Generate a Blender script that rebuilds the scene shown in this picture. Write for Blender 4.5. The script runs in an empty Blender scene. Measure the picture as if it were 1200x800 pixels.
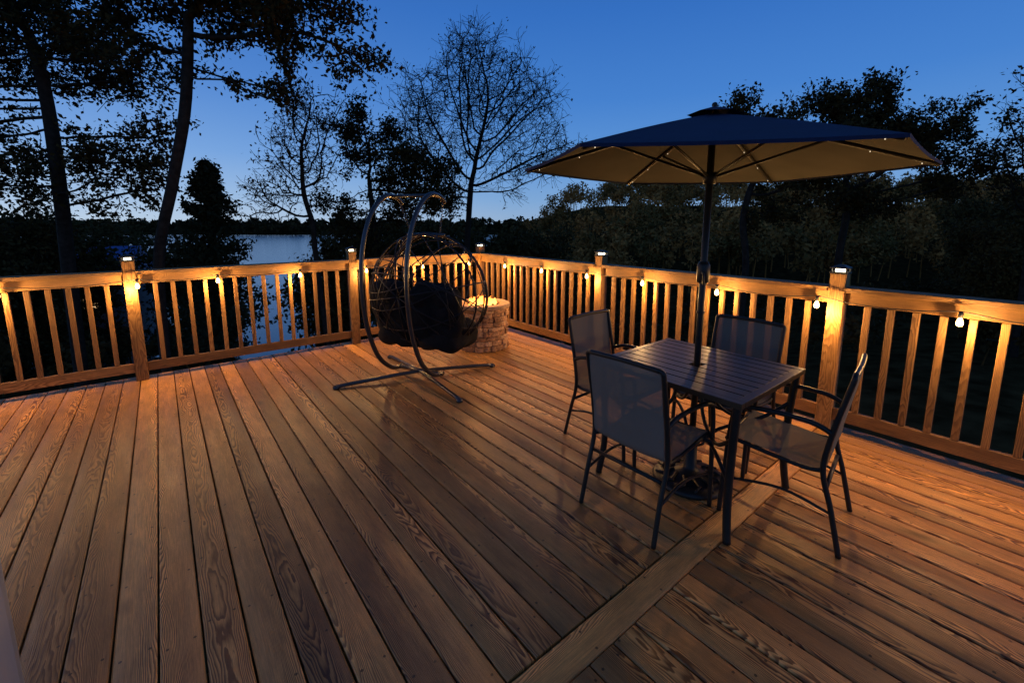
import bpy, math, random
import numpy as np
from mathutils import Vector, Matrix, noise as mnoise
random.seed(4); rng = np.random.default_rng(7)
S = bpy.context.scene
S.view_settings.view_transform = 'Standard'
S.view_settings.look = 'None'
S.view_settings.exposure = 0
COL = S.collection
ANG = math.radians(38.7)
CA, SA = math.cos(ANG), math.sin(ANG)
def D(x, y, z=0.0):
    return Vector((x*CA - y*SA, x*SA + y*CA, z))

# ------------------------------------------------------------ materials
def newmat(name):
    m = bpy.data.materials.new(name); m.use_nodes = True
    nt = m.node_tree; b = nt.nodes['Principled BSDF']
    return m, nt, b
def simple(name, col, rough=0.6, metal=0.0, var=0.15, scale=12, bump=0.0, bscale=60, spec=0.5):
    m, nt, b = newmat(name)
    n = nt.nodes.new('ShaderNodeTexNoise'); n.inputs['Scale'].default_value = scale; n.inputs['Detail'].default_value = 5
    tc = nt.nodes.new('ShaderNodeTexCoord'); nt.links.new(tc.outputs['Object'], n.inputs['Vector'])
    r = nt.nodes.new('ShaderNodeValToRGB')
    r.color_ramp.elements[0].position = 0.3; r.color_ramp.elements[1].position = 0.7
    r.color_ramp.elements[0].color = tuple(c*(1-var) for c in col)+(1,)
    r.color_ramp.elements[1].color = tuple(min(1, c*(1+var)) for c in col)+(1,)
    nt.links.new(n.outputs['Fac'], r.inputs['Fac']); nt.links.new(r.outputs['Color'], b.inputs['Base Color'])
    b.inputs['Roughness'].default_value = rough; b.inputs['Metallic'].default_value = metal; b.inputs['Specular IOR Level'].default_value = spec
    if bump > 0:
        n2 = nt.nodes.new('ShaderNodeTexNoise'); n2.inputs['Scale'].default_value = bscale
        nt.links.new(tc.outputs['Object'], n2.inputs['Vector'])
        bp = nt.nodes.new('ShaderNodeBump'); bp.inputs['Strength'].default_value = bump; bp.inputs['Distance'].default_value = 0.01
        nt.links.new(n2.outputs['Fac'], bp.inputs['Height']); nt.links.new(bp.outputs['Normal'], b.inputs['Normal'])
    return m
def emit(name, col, strength):
    m, nt, b = newmat(name)
    b.inputs['Base Color'].default_value = (0.8, 0.6, 0.4, 1)
    b.inputs['Emission Color'].default_value = col+(1,)
    b.inputs['Emission Strength'].default_value = strength
    return m
def math_node(nt, op, a, b=None, c=None):
    n = nt.nodes.new('ShaderNodeMath'); n.operation = op
    for i, v in enumerate((a, b, c)):
        if v is None: continue
        if isinstance(v, (int, float)): n.inputs[i].default_value = v
        else: nt.links.new(v, n.inputs[i])
    return n.outputs[0]

def wood_mat(name, dark, light, use_uv=True, nails=False, ringk=900.0, axis=0, rough=0.62, tv=0.66):
    m, nt, b = newmat(name); L = nt.links
    if use_uv:
        uv = nt.nodes.new('ShaderNodeUVMap'); uv.uv_map = 'board'
        sp = nt.nodes.new('ShaderNodeSeparateXYZ'); L.new(uv.outputs[0], sp.inputs[0])
        U, V = sp.outputs[0], sp.outputs[1]
        at = nt.nodes.new('ShaderNodeAttribute'); at.attribute_name = 'rnd'; R = at.outputs['Fac']
    else:
        tc = nt.nodes.new('ShaderNodeTexCoord'); sp = nt.nodes.new('ShaderNodeSeparateXYZ'); L.new(tc.outputs['Object'], sp.inputs[0])
        o = [sp.outputs[0], sp.outputs[1], sp.outputs[2]]
        V = o[axis]; U = math_node(nt, 'ADD', o[(axis+1) % 3], o[(axis+2) % 3])
        oi = nt.nodes.new('ShaderNodeObjectInfo'); R = oi.outputs['Random']
    # heart of the log lies under, beside or well outside each board
    c = math_node(nt, 'MULTIPLY', math_node(nt, 'SUBTRACT', math_node(nt, 'FRACT', math_node(nt, 'MULTIPLY', R, 17.3)), 0.5), 0.20)
    uc = math_node(nt, 'SUBTRACT', U, c)
    def nz(su, sv, sr, detail=2.0, rough=0.5):
        cb = nt.nodes.new('ShaderNodeCombineXYZ')
        L.new(math_node(nt, 'MULTIPLY', U, su), cb.inputs[0]); L.new(math_node(nt, 'MULTIPLY', V, sv), cb.inputs[1]); L.new(math_node(nt, 'MULTIPLY', R, sr), cb.inputs[2])
        n = nt.nodes.new('ShaderNodeTexNoise'); n.inputs['Scale'].default_value = 1.0; n.inputs['Detail'].default_value = detail; n.inputs['Roughness'].default_value = rough
        L.new(cb.outputs[0], n.inputs['Vector']); return n.outputs['Fac']
    slow = nz(4.0, 0.8, 91.0, 3.5)
    F = math_node(nt, 'ADD', math_node(nt, 'MULTIPLY', math_node(nt, 'MULTIPLY', uc, uc), ringk), math_node(nt, 'MULTIPLY', slow, 33.0))
    F = math_node(nt, 'ADD', F, math_node(nt, 'MULTIPLY', nz(60, 9, 33, 4.0), 1.3))
    ring = math_node(nt, 'FRACT', F)
    ramp = nt.nodes.new('ShaderNodeValToRGB'); e = ramp.color_ramp.elements
    e[0].position = 0.0; e[0].color = light+(1,)
    e[1].position = 1.0; e[1].color = light+(1,)
    x = e.new(0.34); x.color = tuple(l*0.72+d*0.28 for l, d in zip(light, dark))+(1,)
    x = e.new(0.70); x.color = dark+(1,)
    x = e.new(0.90); x.color = dark+(1,)
    L.new(ring, ramp.inputs['Fac'])
    avg = tuple(l*0.55+d*0.45 for l, d in zip(light, dark))+(1,)
    soft = nt.nodes.new('ShaderNodeMix'); soft.data_type = 'RGBA'; soft.inputs[7].default_value = avg
    L.new(ramp.outputs['Color'], soft.inputs[6])
    fade = math_node(nt, 'MULTIPLY', nz(14, 1.1, 63, 3.0), math_node(nt, 'MULTIPLY', 1.05, math_node(nt, 'FRACT', math_node(nt, 'MULTIPLY', R, 5.3))))
    L.new(fade, soft.inputs[0])
    tint = math_node(nt, 'ADD', 1.0-tv*0.62, math_node(nt, 'MULTIPLY', math_node(nt, 'FRACT', math_node(nt, 'MULTIPLY', R, 7.77)), tv))
    blot = math_node(nt, 'ADD', 0.10, math_node(nt, 'MULTIPLY', nz(12, 2.6, 11, 7.0, 0.7), 1.8))
    fib = math_node(nt, 'ADD', 0.50, math_node(nt, 'MULTIPLY', nz(380, 9, 5, 3.0), 1.0))
    k = math_node(nt, 'MULTIPLY', math_node(nt, 'MULTIPLY', tint, blot), fib)
    if nails:
        v2 = math_node(nt, 'SUBTRACT', math_node(nt, 'MULTIPLY', math_node(nt, 'FRACT', math_node(nt, 'DIVIDE', V, 0.405)), 0.405), 0.2)
        u2 = math_node(nt, 'SUBTRACT', math_node(nt, 'ABSOLUTE', U), 0.040)
        dd = math_node(nt, 'SQRT', math_node(nt, 'ADD', math_node(nt, 'MULTIPLY', u2, u2), math_node(nt, 'MULTIPLY', v2, v2)))
        k = math_node(nt, 'MULTIPLY', k, math_node(nt, 'ADD', 0.25, math_node(nt, 'MULTIPLY', math_node(nt, 'GREATER_THAN', dd, 0.0052), 0.75)))
        # knots: sparse dark spots
        vo = nt.nodes.new('ShaderNodeTexVoronoi'); vo.inputs['Scale'].default_value = 1.0
        cb = nt.nodes.new('ShaderNodeCombineXYZ')
        L.new(math_node(nt, 'MULTIPLY', U, 5.0), cb.inputs[0]); L.new(math_node(nt, 'MULTIPLY', V, 2.2), cb.inputs[1]); L.new(math_node(nt, 'MULTIPLY', R, 57.0), cb.inputs[2]); L.new(cb.outputs[0], vo.inputs['Vector'])
        kn = math_node(nt, 'MULTIPLY', math_node(nt, 'SMOOTH_MIN', vo.outputs['Distance'], 0.16, 0.05), 6.25)
        k = math_node(nt, 'MULTIPLY', k, math_node(nt, 'ADD', 0.35, math_node(nt, 'MULTIPLY', kn, 0.68)))
    mx = nt.nodes.new('ShaderNodeVectorMath'); mx.operation = 'SCALE'
    L.new(soft.outputs[2], mx.inputs[0]); L.new(k, mx.inputs['Scale'])
    L.new(mx.outputs[0], b.inputs['Base Color'])
    b.inputs['Specular IOR Level'].default_value = 0.42
    rr = math_node(nt, 'ADD', rough-0.16, math_node(nt, 'MULTIPLY', nz(12, 2, 21, 4.0), 0.34))
    L.new(rr, b.inputs['Roughness'])
    bp = nt.nodes.new('ShaderNodeBump'); bp.inputs['Strength'].default_value = 0.5; bp.inputs['Distance'].default_value = 0.003
    L.new(math_node(nt, 'ADD', math_node(nt, 'MULTIPLY', ring, 0.5), fib), bp.inputs['Height']); L.new(bp.outputs['Normal'], b.inputs['Normal'])
    return m

M_deck = wood_mat('deck_wood', (0.118, 0.037, 0.009), (0.80, 0.395, 0.108), nails=True, ringk=1900, rough=0.42, tv=0.85)
M_railv = wood_mat('baluster_wood', (0.15, 0.067, 0.017), (0.35, 0.178, 0.053), use_uv=False, axis=2, ringk=500)
M_railh = wood_mat('rail_wood', (0.15, 0.067, 0.017), (0.35, 0.178, 0.053), use_uv=False, axis=0, ringk=500)
M_black = simple('black_metal', (0.018, 0.016, 0.013), 0.42, 0.0, 0.2, 20, spec=0.3)
M_steel = simple('dark_grey_tube', (0.07, 0.07, 0.07), 0.27, 0.6, 0.15, 20)
M_wire = simple('dark_wicker', (0.012, 0.011, 0.010), 0.45, 0, 0.3, 60, spec=0.3)
M_cush = simple('charcoal_fabric', (0.012, 0.012, 0.012), 0.95, 0, 0.25, 30, 0.3, 300, spec=0.15)
M_plastic = simple('black_plastic', (0.02, 0.02, 0.02), 0.5)
M_navy = simple('navy_fabric', (0.009, 0.017, 0.056), 0.9, 0, 0.15, 6, 0.2, 200)
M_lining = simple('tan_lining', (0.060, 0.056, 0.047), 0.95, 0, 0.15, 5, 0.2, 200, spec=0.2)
M_trim = simple('white_trim', (0.36, 0.36, 0.34), 0.5, 0, 0.06, 4, 0.1, 40)
M_tabletop = simple('table_slats', (0.055, 0.032, 0.016), 0.38, 0.0, 0.25, 14, spec=0.35)
M_bulb = emit('warm_bulb', (1.0, 0.55, 0.16), 13.0)
M_cap = emit('cool_cap_light', (1.0, 0.84, 0.52), 9.0)
M_led = emit('tiny_led', (1.0, 0.85, 0.6), 0.9)
M_window = emit('lit_window', (1.0, 0.62, 0.28), 0.8)
M_capstone = simple('cap_stone', (0.32, 0.21, 0.13), 0.85, 0, 0.25, 20, 0.5, 80)
M_ash = simple('fire_glass', (0.03, 0.024, 0.02), 0.7, 0, 0.5, 60, 0.8, 60, spec=0.2)

def sling_mat():
    m, nt, b = newmat('grey_sling'); L = nt.links
    tc = nt.nodes.new('ShaderNodeTexCoord')
    w1 = nt.nodes.new('ShaderNodeTexChecker'); w1.inputs['Scale'].default_value = 420
    w1.inputs['Color1'].default_value = (0.21, 0.20, 0.170, 1); w1.inputs['Color2'].default_value = (0.105, 0.10, 0.085, 1)
    L.new(tc.outputs['Object'], w1.inputs['Vector']); L.new(w1.outputs['Color'], b.inputs['Base Color'])
    b.inputs['Roughness'].default_value = 0.85; b.inputs['Specular IOR Level'].default_value = 0.2
    tr = nt.nodes.new('ShaderNodeBsdfTransparent'); mx = nt.nodes.new('ShaderNodeMixShader'); mx.inputs[0].default_value = 0.06
    out = nt.nodes['Material Output']
    L.new(b.outputs[0], mx.inputs[1]); L.new(tr.outputs[0], mx.inputs[2]); L.new(mx.outputs[0], out.inputs['Surface'])
    return m
M_sling = sling_mat()

def stone_mat():
    m, nt, b = newmat('stacked_stone'); L = nt.links
    at = nt.nodes.new('ShaderNodeAttribute'); at.attribute_name = 'rnd'
    r = nt.nodes.new('ShaderNodeValToRGB'); e = r.color_ramp.elements
    e[0].color = (0.22, 0.115, 0.06, 1); e[1].color = (0.52, 0.33, 0.19, 1)
    x = e.new(0.5); x.color = (0.38, 0.215, 0.115, 1)
    L.new(at.outputs['Fac'], r.inputs['Fac'])
    tc = nt.nodes.new('ShaderNodeTexCoord'); n = nt.nodes.new('ShaderNodeTexNoise'); n.inputs['Scale'].default_value = 35; n.inputs['Detail'].default_value = 6
    L.new(tc.outputs['Object'], n.inputs['Vector'])
    mx = nt.nodes.new('ShaderNodeVectorMath'); mx.operation = 'SCALE'
    L.new(r.outputs['Color'], mx.inputs[0]); L.new(math_node(nt, 'MULTIPLY', 2.0, n.outputs['Fac']), mx.inputs['Scale'])
    L.new(mx.outputs[0], b.inputs['Base Color']); b.inputs['Roughness'].default_value = 0.9
    bp = nt.nodes.new('ShaderNodeBump'); bp.inputs['Strength'].default_value = 1.0; bp.inputs['Distance'].default_value = 0.015
    L.new(n.outputs['Fac'], bp.inputs['Height']); L.new(bp.outputs['Normal'], b.inputs['Normal'])
    return m
M_stone = stone_mat()

def flame_mat():
    m, nt, b = newmat('flame'); L = nt.links
    tc = nt.nodes.new('ShaderNodeTexCoord'); sp = nt.nodes.new('ShaderNodeSeparateXYZ'); L.new(tc.outputs['Generated'], sp.inputs[0])
    r = nt.nodes.new('ShaderNodeValToRGB'); e = r.color_ramp.elements
    e[0].color = (1.0, 0.40, 0.08, 1); e[1].color = (1.0, 0.17, 0.015, 1)
    L.new(sp.outputs[2], r.inputs['Fac']); L.new(r.outputs['Color'], b.inputs['Emission Color']); b.inputs['Emission Strength'].default_value = 5.0
    b.inputs['Base Color'].default_value = (0.02, 0.01, 0.005, 1)
    return m
M_flame = flame_mat()

def leaf_mat(name, c1, c2, attr=False):
    m, nt, b = newmat(name); L = nt.links
    if attr:
        at = nt.nodes.new('ShaderNodeAttribute'); at.attribute_name = 'rnd'; f = at.outputs['Fac']
    else:
        tc = nt.nodes.new('ShaderNodeTexCoord'); n = nt.nodes.new('ShaderNodeTexNoise'); n.inputs['Scale'].default_value = 2.5; n.inputs['Detail'].default_value = 4
        L.new(tc.outputs['Object'], n.inputs['Vector']); f = n.outputs['Fac']
    r = nt.nodes.new('ShaderNodeValToRGB'); e = r.color_ramp.elements
    e[0].position = 0.25 if not attr else 0; e[1].position = 0.75 if not attr else 1
    e[0].color = c1+(1,); e[1].color = c2+(1,)
    L.new(f, r.inputs['Fac']); L.new(r.outputs['Color'], b.inputs['Base Color']); b.inputs['Roughness'].default_value = 0.85
    b.inputs['Specular IOR Level'].default_value = 0.1
    return m
M_leaf = leaf_mat('oak_leaves', (0.025, 0.023, 0.007), (0.066, 0.041, 0.011))
M_leafd = leaf_mat('dark_leaves', (0.040, 0.034, 0.010), (0.105, 0.062, 0.018))
M_needle = leaf_mat('juniper_needles', (0.016, 0.022, 0.010), (0.03, 0.036, 0.017))
M_forest = leaf_mat('forest_foliage', (0.11, 0.070, 0.018), (0.48, 0.195, 0.048), attr=True)
M_under = leaf_mat('undergrowth_leaves', (0.028, 0.024, 0.008), (0.085, 0.048, 0.014), attr=True)
M_bark = simple('bark', (0.030, 0.023, 0.017), 0.95, 0, 0.4, 9, 0.8, 25, spec=0.1)

# ------------------------------------------------------------ mesh helper
class MB:
    def __init__(s): s.v = []; s.f = []; s.m = []; s.sm = []; s.r = []; s.uv = []
    def add(s, vs, fs, mi=0, smooth=False, rnd=0.0, uv=None):
        o = len(s.v); s.v += [tuple(v) for v in vs]
        for f in fs:
            s.f.append(tuple(i+o for i in f)); s.m.append(mi); s.sm.append(smooth); s.r.append(rnd)
        s.uv += (uv if uv else [(0, 0)]*len(vs))
    def box(s, c, d, mi=0, M=None, rnd=0.0, ch=0.0):
        x, y, z = d[0]/2, d[1]/2, d[2]/2
        vs = [Vector((sx*x, sy*y, sz*z)) for sx in (-1, 1) for sy in (-1, 1) for sz in (-1, 1)]
        if M: vs = [M @ v for v in vs]
        c = Vector(c); vs = [v+c for v in vs]
        s.add(vs, [(0, 1, 3, 2), (4, 6, 7, 5), (0, 4, 5, 1), (2, 3, 7, 6), (0, 2, 6, 4), (1, 5, 7, 3)], mi, False, rnd)
    def tube(s, pts, r, k=8, mi=0, closed=False, flat=None):
        pts = [Vector(p) for p in pts]; n = len(pts)
        rs = r if isinstance(r, (list, tuple)) else [r]*n
        tg = []
        for i in range(n):
            a = pts[(i-1) % n] if (closed or i > 0) else pts[i]; b = pts[(i+1) % n] if (closed or i < n-1) else pts[i]
            t = (b-a); tg.append(t.normalized() if t.length > 1e-9 else Vector((0, 0, 1)))
        up = Vector((0, 0, 1)) if abs(tg[0].z) < 0.9 else Vector((1, 0, 0))
        nrm = (up - tg[0]*up.dot(tg[0])).normalized(); vs = []
        for i in range(n):
            nrm = (nrm - tg[i]*nrm.dot(tg[i])).normalized(); bi = tg[i].cross(nrm)
            for j in range(k):
                a = 2*math.pi*j/k; vs.append(pts[i]+(nrm*math.cos(a)+bi*math.sin(a))*rs[i])
        fs = []
        for i in range(n if closed else n-1):
            i2 = (i+1) % n
            for j in range(k): fs.append((i*k+j, i*k+(j+1) % k, i2*k+(j+1) % k, i2*k+j))
        if not closed:
            fs.append(tuple(reversed(range(k)))); fs.append(tuple(range((n-1)*k, n*k)))
        s.add(vs, fs, mi, True)
    def lathe(s, prof, k=24, c=(0, 0, 0), mi=0, smooth=True):
        c = Vector(c); vs = []
        for r, z in prof:
            for j in range(k):
                a = 2*math.pi*j/k; vs.append(c+Vector((r*math.cos(a), r*math.sin(a), z)))
        fs = []
        for i in range(len(prof)-1):
            for j in range(k): fs.append((i*k+j, i*k+(j+1) % k, (i+1)*k+(j+1) % k, (i+1)*k+j))
        s.add(vs, fs, mi, smooth)
    def obj(s, name, mats, parent=None, loc=(0, 0, 0), rz=0.0, attrs=False, bevel=0.0):
        me = bpy.data.meshes.new(name); me.from_pydata(s.v, [], s.f)
        for m in (mats if isinstance(mats, (list, tuple)) else [mats]): me.materials.append(m)
        me.polygons.foreach_set('material_index', s.m); me.polygons.foreach_set('use_smooth', s.sm)
        if attrs:
            a = me.attributes.new('rnd', 'FLOAT', 'FACE'); a.data.foreach_set('value', s.r)
            u = me.uv_layers.new(name='board')
            li = np.zeros(len(me.loops), dtype=np.int32); me.loops.foreach_get('vertex_index', li)
            uv = np.array(s.uv, dtype=np.float32)[li]; u.data.foreach_set('uv', uv.ravel())
        me.update()
        o = bpy.data.objects.new(name, me); COL.objects.link(o); o.location = loc; o.rotation_euler = (0, 0, rz)
        if parent: o.parent = parent
        if bevel:
            b = o.modifiers.new('Bevel', 'BEVEL'); b.width = bevel; b.segments = 2; b.limit_method = 'ANGLE'
        return o
def empty(name, loc, rz, label, cat, group=None):
    o = bpy.data.objects.new(name, None); COL.objects.link(o); o.location = loc; o.rotation_euler = (0, 0, rz); o.empty_display_size = 0.2
    tag(o, label, cat, group); return o
def tag(o, label, cat, group=None):
    o['label'] = label; o['category'] = cat
    if group: o['group'] = group
def spline(pts, n=8):
    P = [Vector(p) for p in pts]; out = []
    for i in range(len(P)-1):
        p0 = P[max(i-1, 0)]; p1 = P[i]; p2 = P[i+1]; p3 = P[min(i+2, len(P)-1)]
        for t in range(n):
            t = t/n
            out.append(0.5*((2*p1)+(p2-p0)*t+(2*p0-5*p1+4*p2-p3)*t*t+(3*p1-p0-3*p2+p3)*t**3))
    out.append(P[-1]); return out
def lamp(name, loc, power, col, parent=None, radius=0.012):
    l = bpy.data.lights.new(name, 'POINT'); l.energy = power; l.color = col; l.shadow_soft_size = radius
    o = bpy.data.objects.new(name, l); COL.objects.link(o); o.location = loc
    if parent: o.parent = parent
    return o

# ------------------------------------------------------------ deck floor
RX, LY = 3.74, 5.43     # rail centre lines in deck frame
mb = MB()
def board(x0, x1, y0, y1, along_y, top=0.0, th=0.032):
    c = 0.005; w = (x1-x0) if along_y else (y1-y0); Ln = (y1-y0) if along_y else (x1-x0)
    h = w/2
    prof = [(-h, top-th), (-h, top-c), (-h+c, top-0.001), (-h*0.5, top), (h*0.5, top), (h-c, top-0.001), (h, top-c), (h, top-th)]
    vs = []; uv = []
    off = random.random()*50; rnd = random.random()
    warp = random.uniform(-0.0015, 0.0015)
    for e in (0, 1):
        for u, z in prof:
            if along_y: vs.append(((x0+x1)/2+u, y0 if e == 0 else y1, z+warp))
            else: vs.append((x0 if e == 0 else x1, (y0+y1)/2+u, z+warp))
            uv.append((u, off+(Ln if e else 0)))
    k = len(prof); fs = []
    for i in range(k-1):
        fs.append((i, i+1, k+i+1, k+i) if not along_y else (i+1, i, k+i, k+i+1))
    fs.append(tuple(range(k))); fs.append(tuple(range(2*k-1, k-1, -1)))
    mb.add(vs, fs, 0, False, rnd, uv)
x = RX+0.10
while x > -5.0:
    jit = random.uniform(-0.0016, 0.0016)
    w = 0.121
    board(x-w, x+jit, 0.977, LY+0.12, True)
    board(x-w, x+jit, -3.0, 0.841, True)
    x -= 0.1285
board(-5.0, -0.9, 0.848, 0.970, False); board(-0.896, 3.0, 0.848, 0.970, False); board(3.004, RX+0.1, 0.848, 0.970, False)
deck = mb.obj('deck_floor', M_deck, None, (0, 0, 0), ANG, attrs=True); deck['kind'] = 'structure'
mb = MB()
mb.box((-0.6, LY+0.14, -0.13), (8.9, 0.035, 0.24)); mb.box((RX+0.12, 1.2, -0.13), (0.035, 8.5, 0.24))
for i in range(20): mb.box((-0.6, -2.8+i*0.405, -0.13), (8.7, 0.038, 0.18))
for px, py in ((3.6, 5.2), (0.5, 5.2), (-3, 5.2), (3.6, 2), (3.6, -1.5)): mb.box((px, py, -1.9), (0.14, 0.14, 3.3))
j = mb.obj('deck_frame', M_railh, None, (0, 0, 0), ANG); j['kind'] = 'structure'

# ------------------------------------------------------------ posts and railings
def make_post(x, y):
    e = empty('railing_post', D(x, y), ANG, 'square treated pine railing post with lit cap light', 'post', 'railing posts with solar cap lights')
    p = MB(); p.box((0, 0, 0.575), (0.095, 0.095, 1.15)); p.obj('post_shaft', M_railv, e, bevel=0.004)
    l = MB(); l.box((0, 0, 1.156), (0.106, 0.106, 0.011)); 
    for sx in (-1, 1):
        for sy in (-1, 1): l.box((sx*0.043, sy*0.043, 1.173), (0.008, 0.008, 0.024))
    z0 = 1.185
    l.add([(-.054, -.054, z0), (.054, -.054, z0), (.054, .054, z0), (-.054, .054, z0), (-.054, -.054, z0+.008), (.054, -.054, z0+.008), (.054, .054, z0+.008), (-.054, .054, z0+.008), (-.018, -.018, z0+.026), (.018, -.018, z0+.026), (.018, .018, z0+.026), (-.018, .018, z0+.026)],
          [(0, 3, 2, 1), (0, 1, 5, 4), (1, 2, 6, 5), (2, 3, 7, 6), (3, 0, 4, 7), (4, 5, 9, 8), (5, 6, 10, 9), (6, 7, 11, 10), (7, 4, 8, 11), (8, 9, 10, 11)])
    o = l.obj('cap_light', M_plastic, e)
    g = MB(); g.box((0, 0, 1.173), (0.050, 0.050, 0.021)); g.obj('lamp_glass', M_cap, o)
posts = [(-2.33, LY), (-0.25, LY), (1.82, LY), (RX, LY), (RX, 3.11), (RX, 0.95), (RX, -1.3)]
for p in posts: make_post(*p)
def section(p, q, along_x):
    ln = (q[0]-p[0]) if along_x else (p[1]-q[1]); ln -= 0.096
    cx, cy = (p[0]+q[0])/2, (p[1]+q[1])/2
    rz = ANG if along_x else ANG-math.pi/2
    e = empty('deck_railing', D(cx, cy), rz, 'golden pine deck railing section with square balusters', 'railing', 'railing sections around the deck')
    a = MB(); a.box((0, 0, 1.043), (ln-0.002, 0.135, 0.035)); a.obj('cap_rail', M_railh, e, bevel=0.004)
    a = MB(); a.box((0, 0, 0.980), (ln-0.002, 0.038, 0.088)); a.obj('top_rail', M_railh, e, bevel=0.003)
    a = MB(); a.box((0, 0, 0.125), (ln-0.002, 0.038, 0.088)); a.obj('bottom_rail', M_railh, e, bevel=0.003)
    n = int(round(ln/0.128))-1
    b = MB(); b.box((0, 0, 0), (0.036, 0.036, 0.763)); base = None
    for i in range(n):
        x = -ln/2+(i+1)*ln/(n+1)
        if base is None: base = o = b.obj('baluster', M_railv, e, bevel=0.003)
        else: o = base.copy(); COL.objects.link(o); o.parent = e
        o.location = (x+random.uniform(-.003, .003), 0, 0.5525); o.rotation_euler = (0, random.uniform(-.004, .004), random.uniform(-.03, .03))
for i in range(3): section(posts[i], posts[i+1], True)
for i in range(3, 6): section(posts[i], posts[i+1], False)

# ------------------------------------------------------------ string lights
BULB = 13.5
def string_light(bpos, pathfn, label):
    e = empty('string_light', D(*pathfn(bpos[0])[:2]), 0, label, 'string lights', 'string lights along the railing')
    org = e.location.copy()
    c = MB(); pts = []
    for i, t in enumerate(bpos):
        p = pathfn(t); w = D(p[0], p[1], 0.985)-org; pts.append(w)
        if i < len(bpos)-1:
            for s_ in (0.25, 0.5, 0.75):
                tt = t+(bpos[i+1]-t)*s_; q = pathfn(tt); pts.append(D(q[0], q[1], 0.985-0.035*4*s_*(1-s_))-org)
    c.tube(pts, 0.0035, 5); c.obj('cable', M_plastic, e)
    for t in bpos:
        p = pathfn(t); w = D(p[0], p[1], 0.0)-org
        b = MB(); b.lathe([(0.001, .984), (.011, .984), (.012, .95), (.009, .946), (.001, .946)], 10)
        b.obj('light_socket', M_plastic, e, w)
        g = MB(); g.lathe([(0.007, .947), (.012, .936), (.0165, .921), (.017, .910), (.012, .898), (.001, .894)], 12)
        g.obj('light_bulb', M_bulb, e, w)
        inn = D(-0.02, -0.02, 0)
        lamp('bulb_lamp', w+inn*2.6+Vector((0, 0, 0.868)), BULB, (1.0, 0.55, 0.185), e, 0.01)
lb = [-2.60, -1.83, -1.07, -0.20, 0.43, 1.21, 1.97, 2.74, 3.48]
rb = [4.72, 3.98, 3.24, 2.52, 1.78, 1.05, 0.32, -0.43, -1.2]
string_light(lb, lambda t: (t, LY-0.085), 'dark cable with warm glowing bulbs hung along railing')
string_light(rb, lambda t: (RX-0.085, t), 'dark cable with warm glowing bulbs hung along railing')

# ------------------------------------------------------------ patio table
TC = (2.32, 1.215)
e = empty('patio_table', D(*TC), ANG, 'square dark metal slatted patio table with umbrella hole', 'table')
hx, hy, tz = 0.385, 0.42, 0.71
a = MB()
for sx in (-1, 1): a.box((sx*(hx-0.02), 0, tz-0.014), (0.04, 2*hy, 0.028))
for sy in (-1, 1): a.box((0, sy*(hy-0.02), tz-0.0145), (2*hx-0.081, 0.04, 0.027))
ns = 9; iw = 2*hx-0.08; pw = iw/ns
for i in range(ns):
    x = -iw/2+(i+0.5)*pw
    if i == ns//2:
        for sy in (-1, 1): a.box((x, sy*(hy-0.04+0.03)/2, tz-0.010), (pw-0.008, hy-0.04-0.03-0.002, 0.016))
    else: a.box((x, 0, tz-0.010), (pw-0.008, 2*hy-0.082, 0.016))
for sy in (-1, 1): a.box((0, sy*0.2, tz-0.03), (2*hx-0.08, 0.03, 0.02))
a.obj('tabletop', M_tabletop, e, bevel=0.002)
for sx in (-1, 1):
    for sy in (-1, 1):
        l = MB(); l.tube(spline([(sx*(hx-.03), sy*(hy-.03), tz-.02), (sx*(hx-.045), sy*(hy-.045), .45), (sx*(hx-.05), sy*(hy-.05), .2), (sx*(hx-.03), sy*(hy-.03), 0.0)]), 0.019, 10)
        l.obj('leg', M_black, e)
        l = MB(); l.tube(spline([(sx*(hx-.04), sy*(hy-.04), .52), (sx*.22, sy*.24, .40), (sx*.09, sy*.1, .47), (sx*.06, sy*.07, tz-.045)]), 0.010, 8)
        l.tube(spline([(sx*(hx-.045), sy*(hy-.045), .28), (sx*.2, sy*.22, .36), (sx*.1, sy*.11, .33), (sx*.045, sy*.05, .25)]), 0.010, 8)
        l.obj('brace', M_black, e)
l = MB(); l.tube([(0.065*math.cos(t*math.pi/12), 0.065*math.sin(t*math.pi/12), .25) for t in range(24)], 0.008, 6, closed=True); l.obj('ring', M_black, e)

# ------------------------------------------------------------ umbrella base + umbrella
UB = D(TC[0], TC[1])
e = empty('umbrella_base', UB, 0.3, 'round black ornate cast umbrella base under table', 'umbrella base')
a = MB(); a.lathe([(0.001, 0), (.205, 0), (.21, .012), (.195, .03), (.16, .04), (.14, .035), (.10, .055), (.055, .07), (.035, .09), (.032, .30), (.028, .302), (.0265, .302)], 32)
for i in range(12):
    t = i*math.pi/6; a.tube([(0.09*math.cos(t), 0.09*math.sin(t), .062), (.15*math.cos(t+.2), .15*math.sin(t+.2), .045), (.19*math.cos(t), .19*math.sin(t), .034)], 0.008, 6)
a.obj('base_plate', M_black, e)
a = MB(); a.tube([(.03, 0, .25), (.07, 0, .25)], 0.006, 6); a.tube([(.07, 0, .23), (.07, 0, .27)], 0.012, 8); a.obj('knob', M_black, e)
e = empty('patio_umbrella', UB, 0, 'navy patio umbrella with tan underside standing through table', 'umbrella')
lean = Vector((0.018, 0.03, 2.10))
def up(z): return Vector((lean.x*z/2.1, lean.y*z/2.1, z))
a = MB(); a.tube([up(0.06), up(1.0), up(2.05)], 0.018, 14); a.tube([up(1.0), up(1.012)], 0.022, 14); a.obj('pole', M_black, e)
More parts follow.
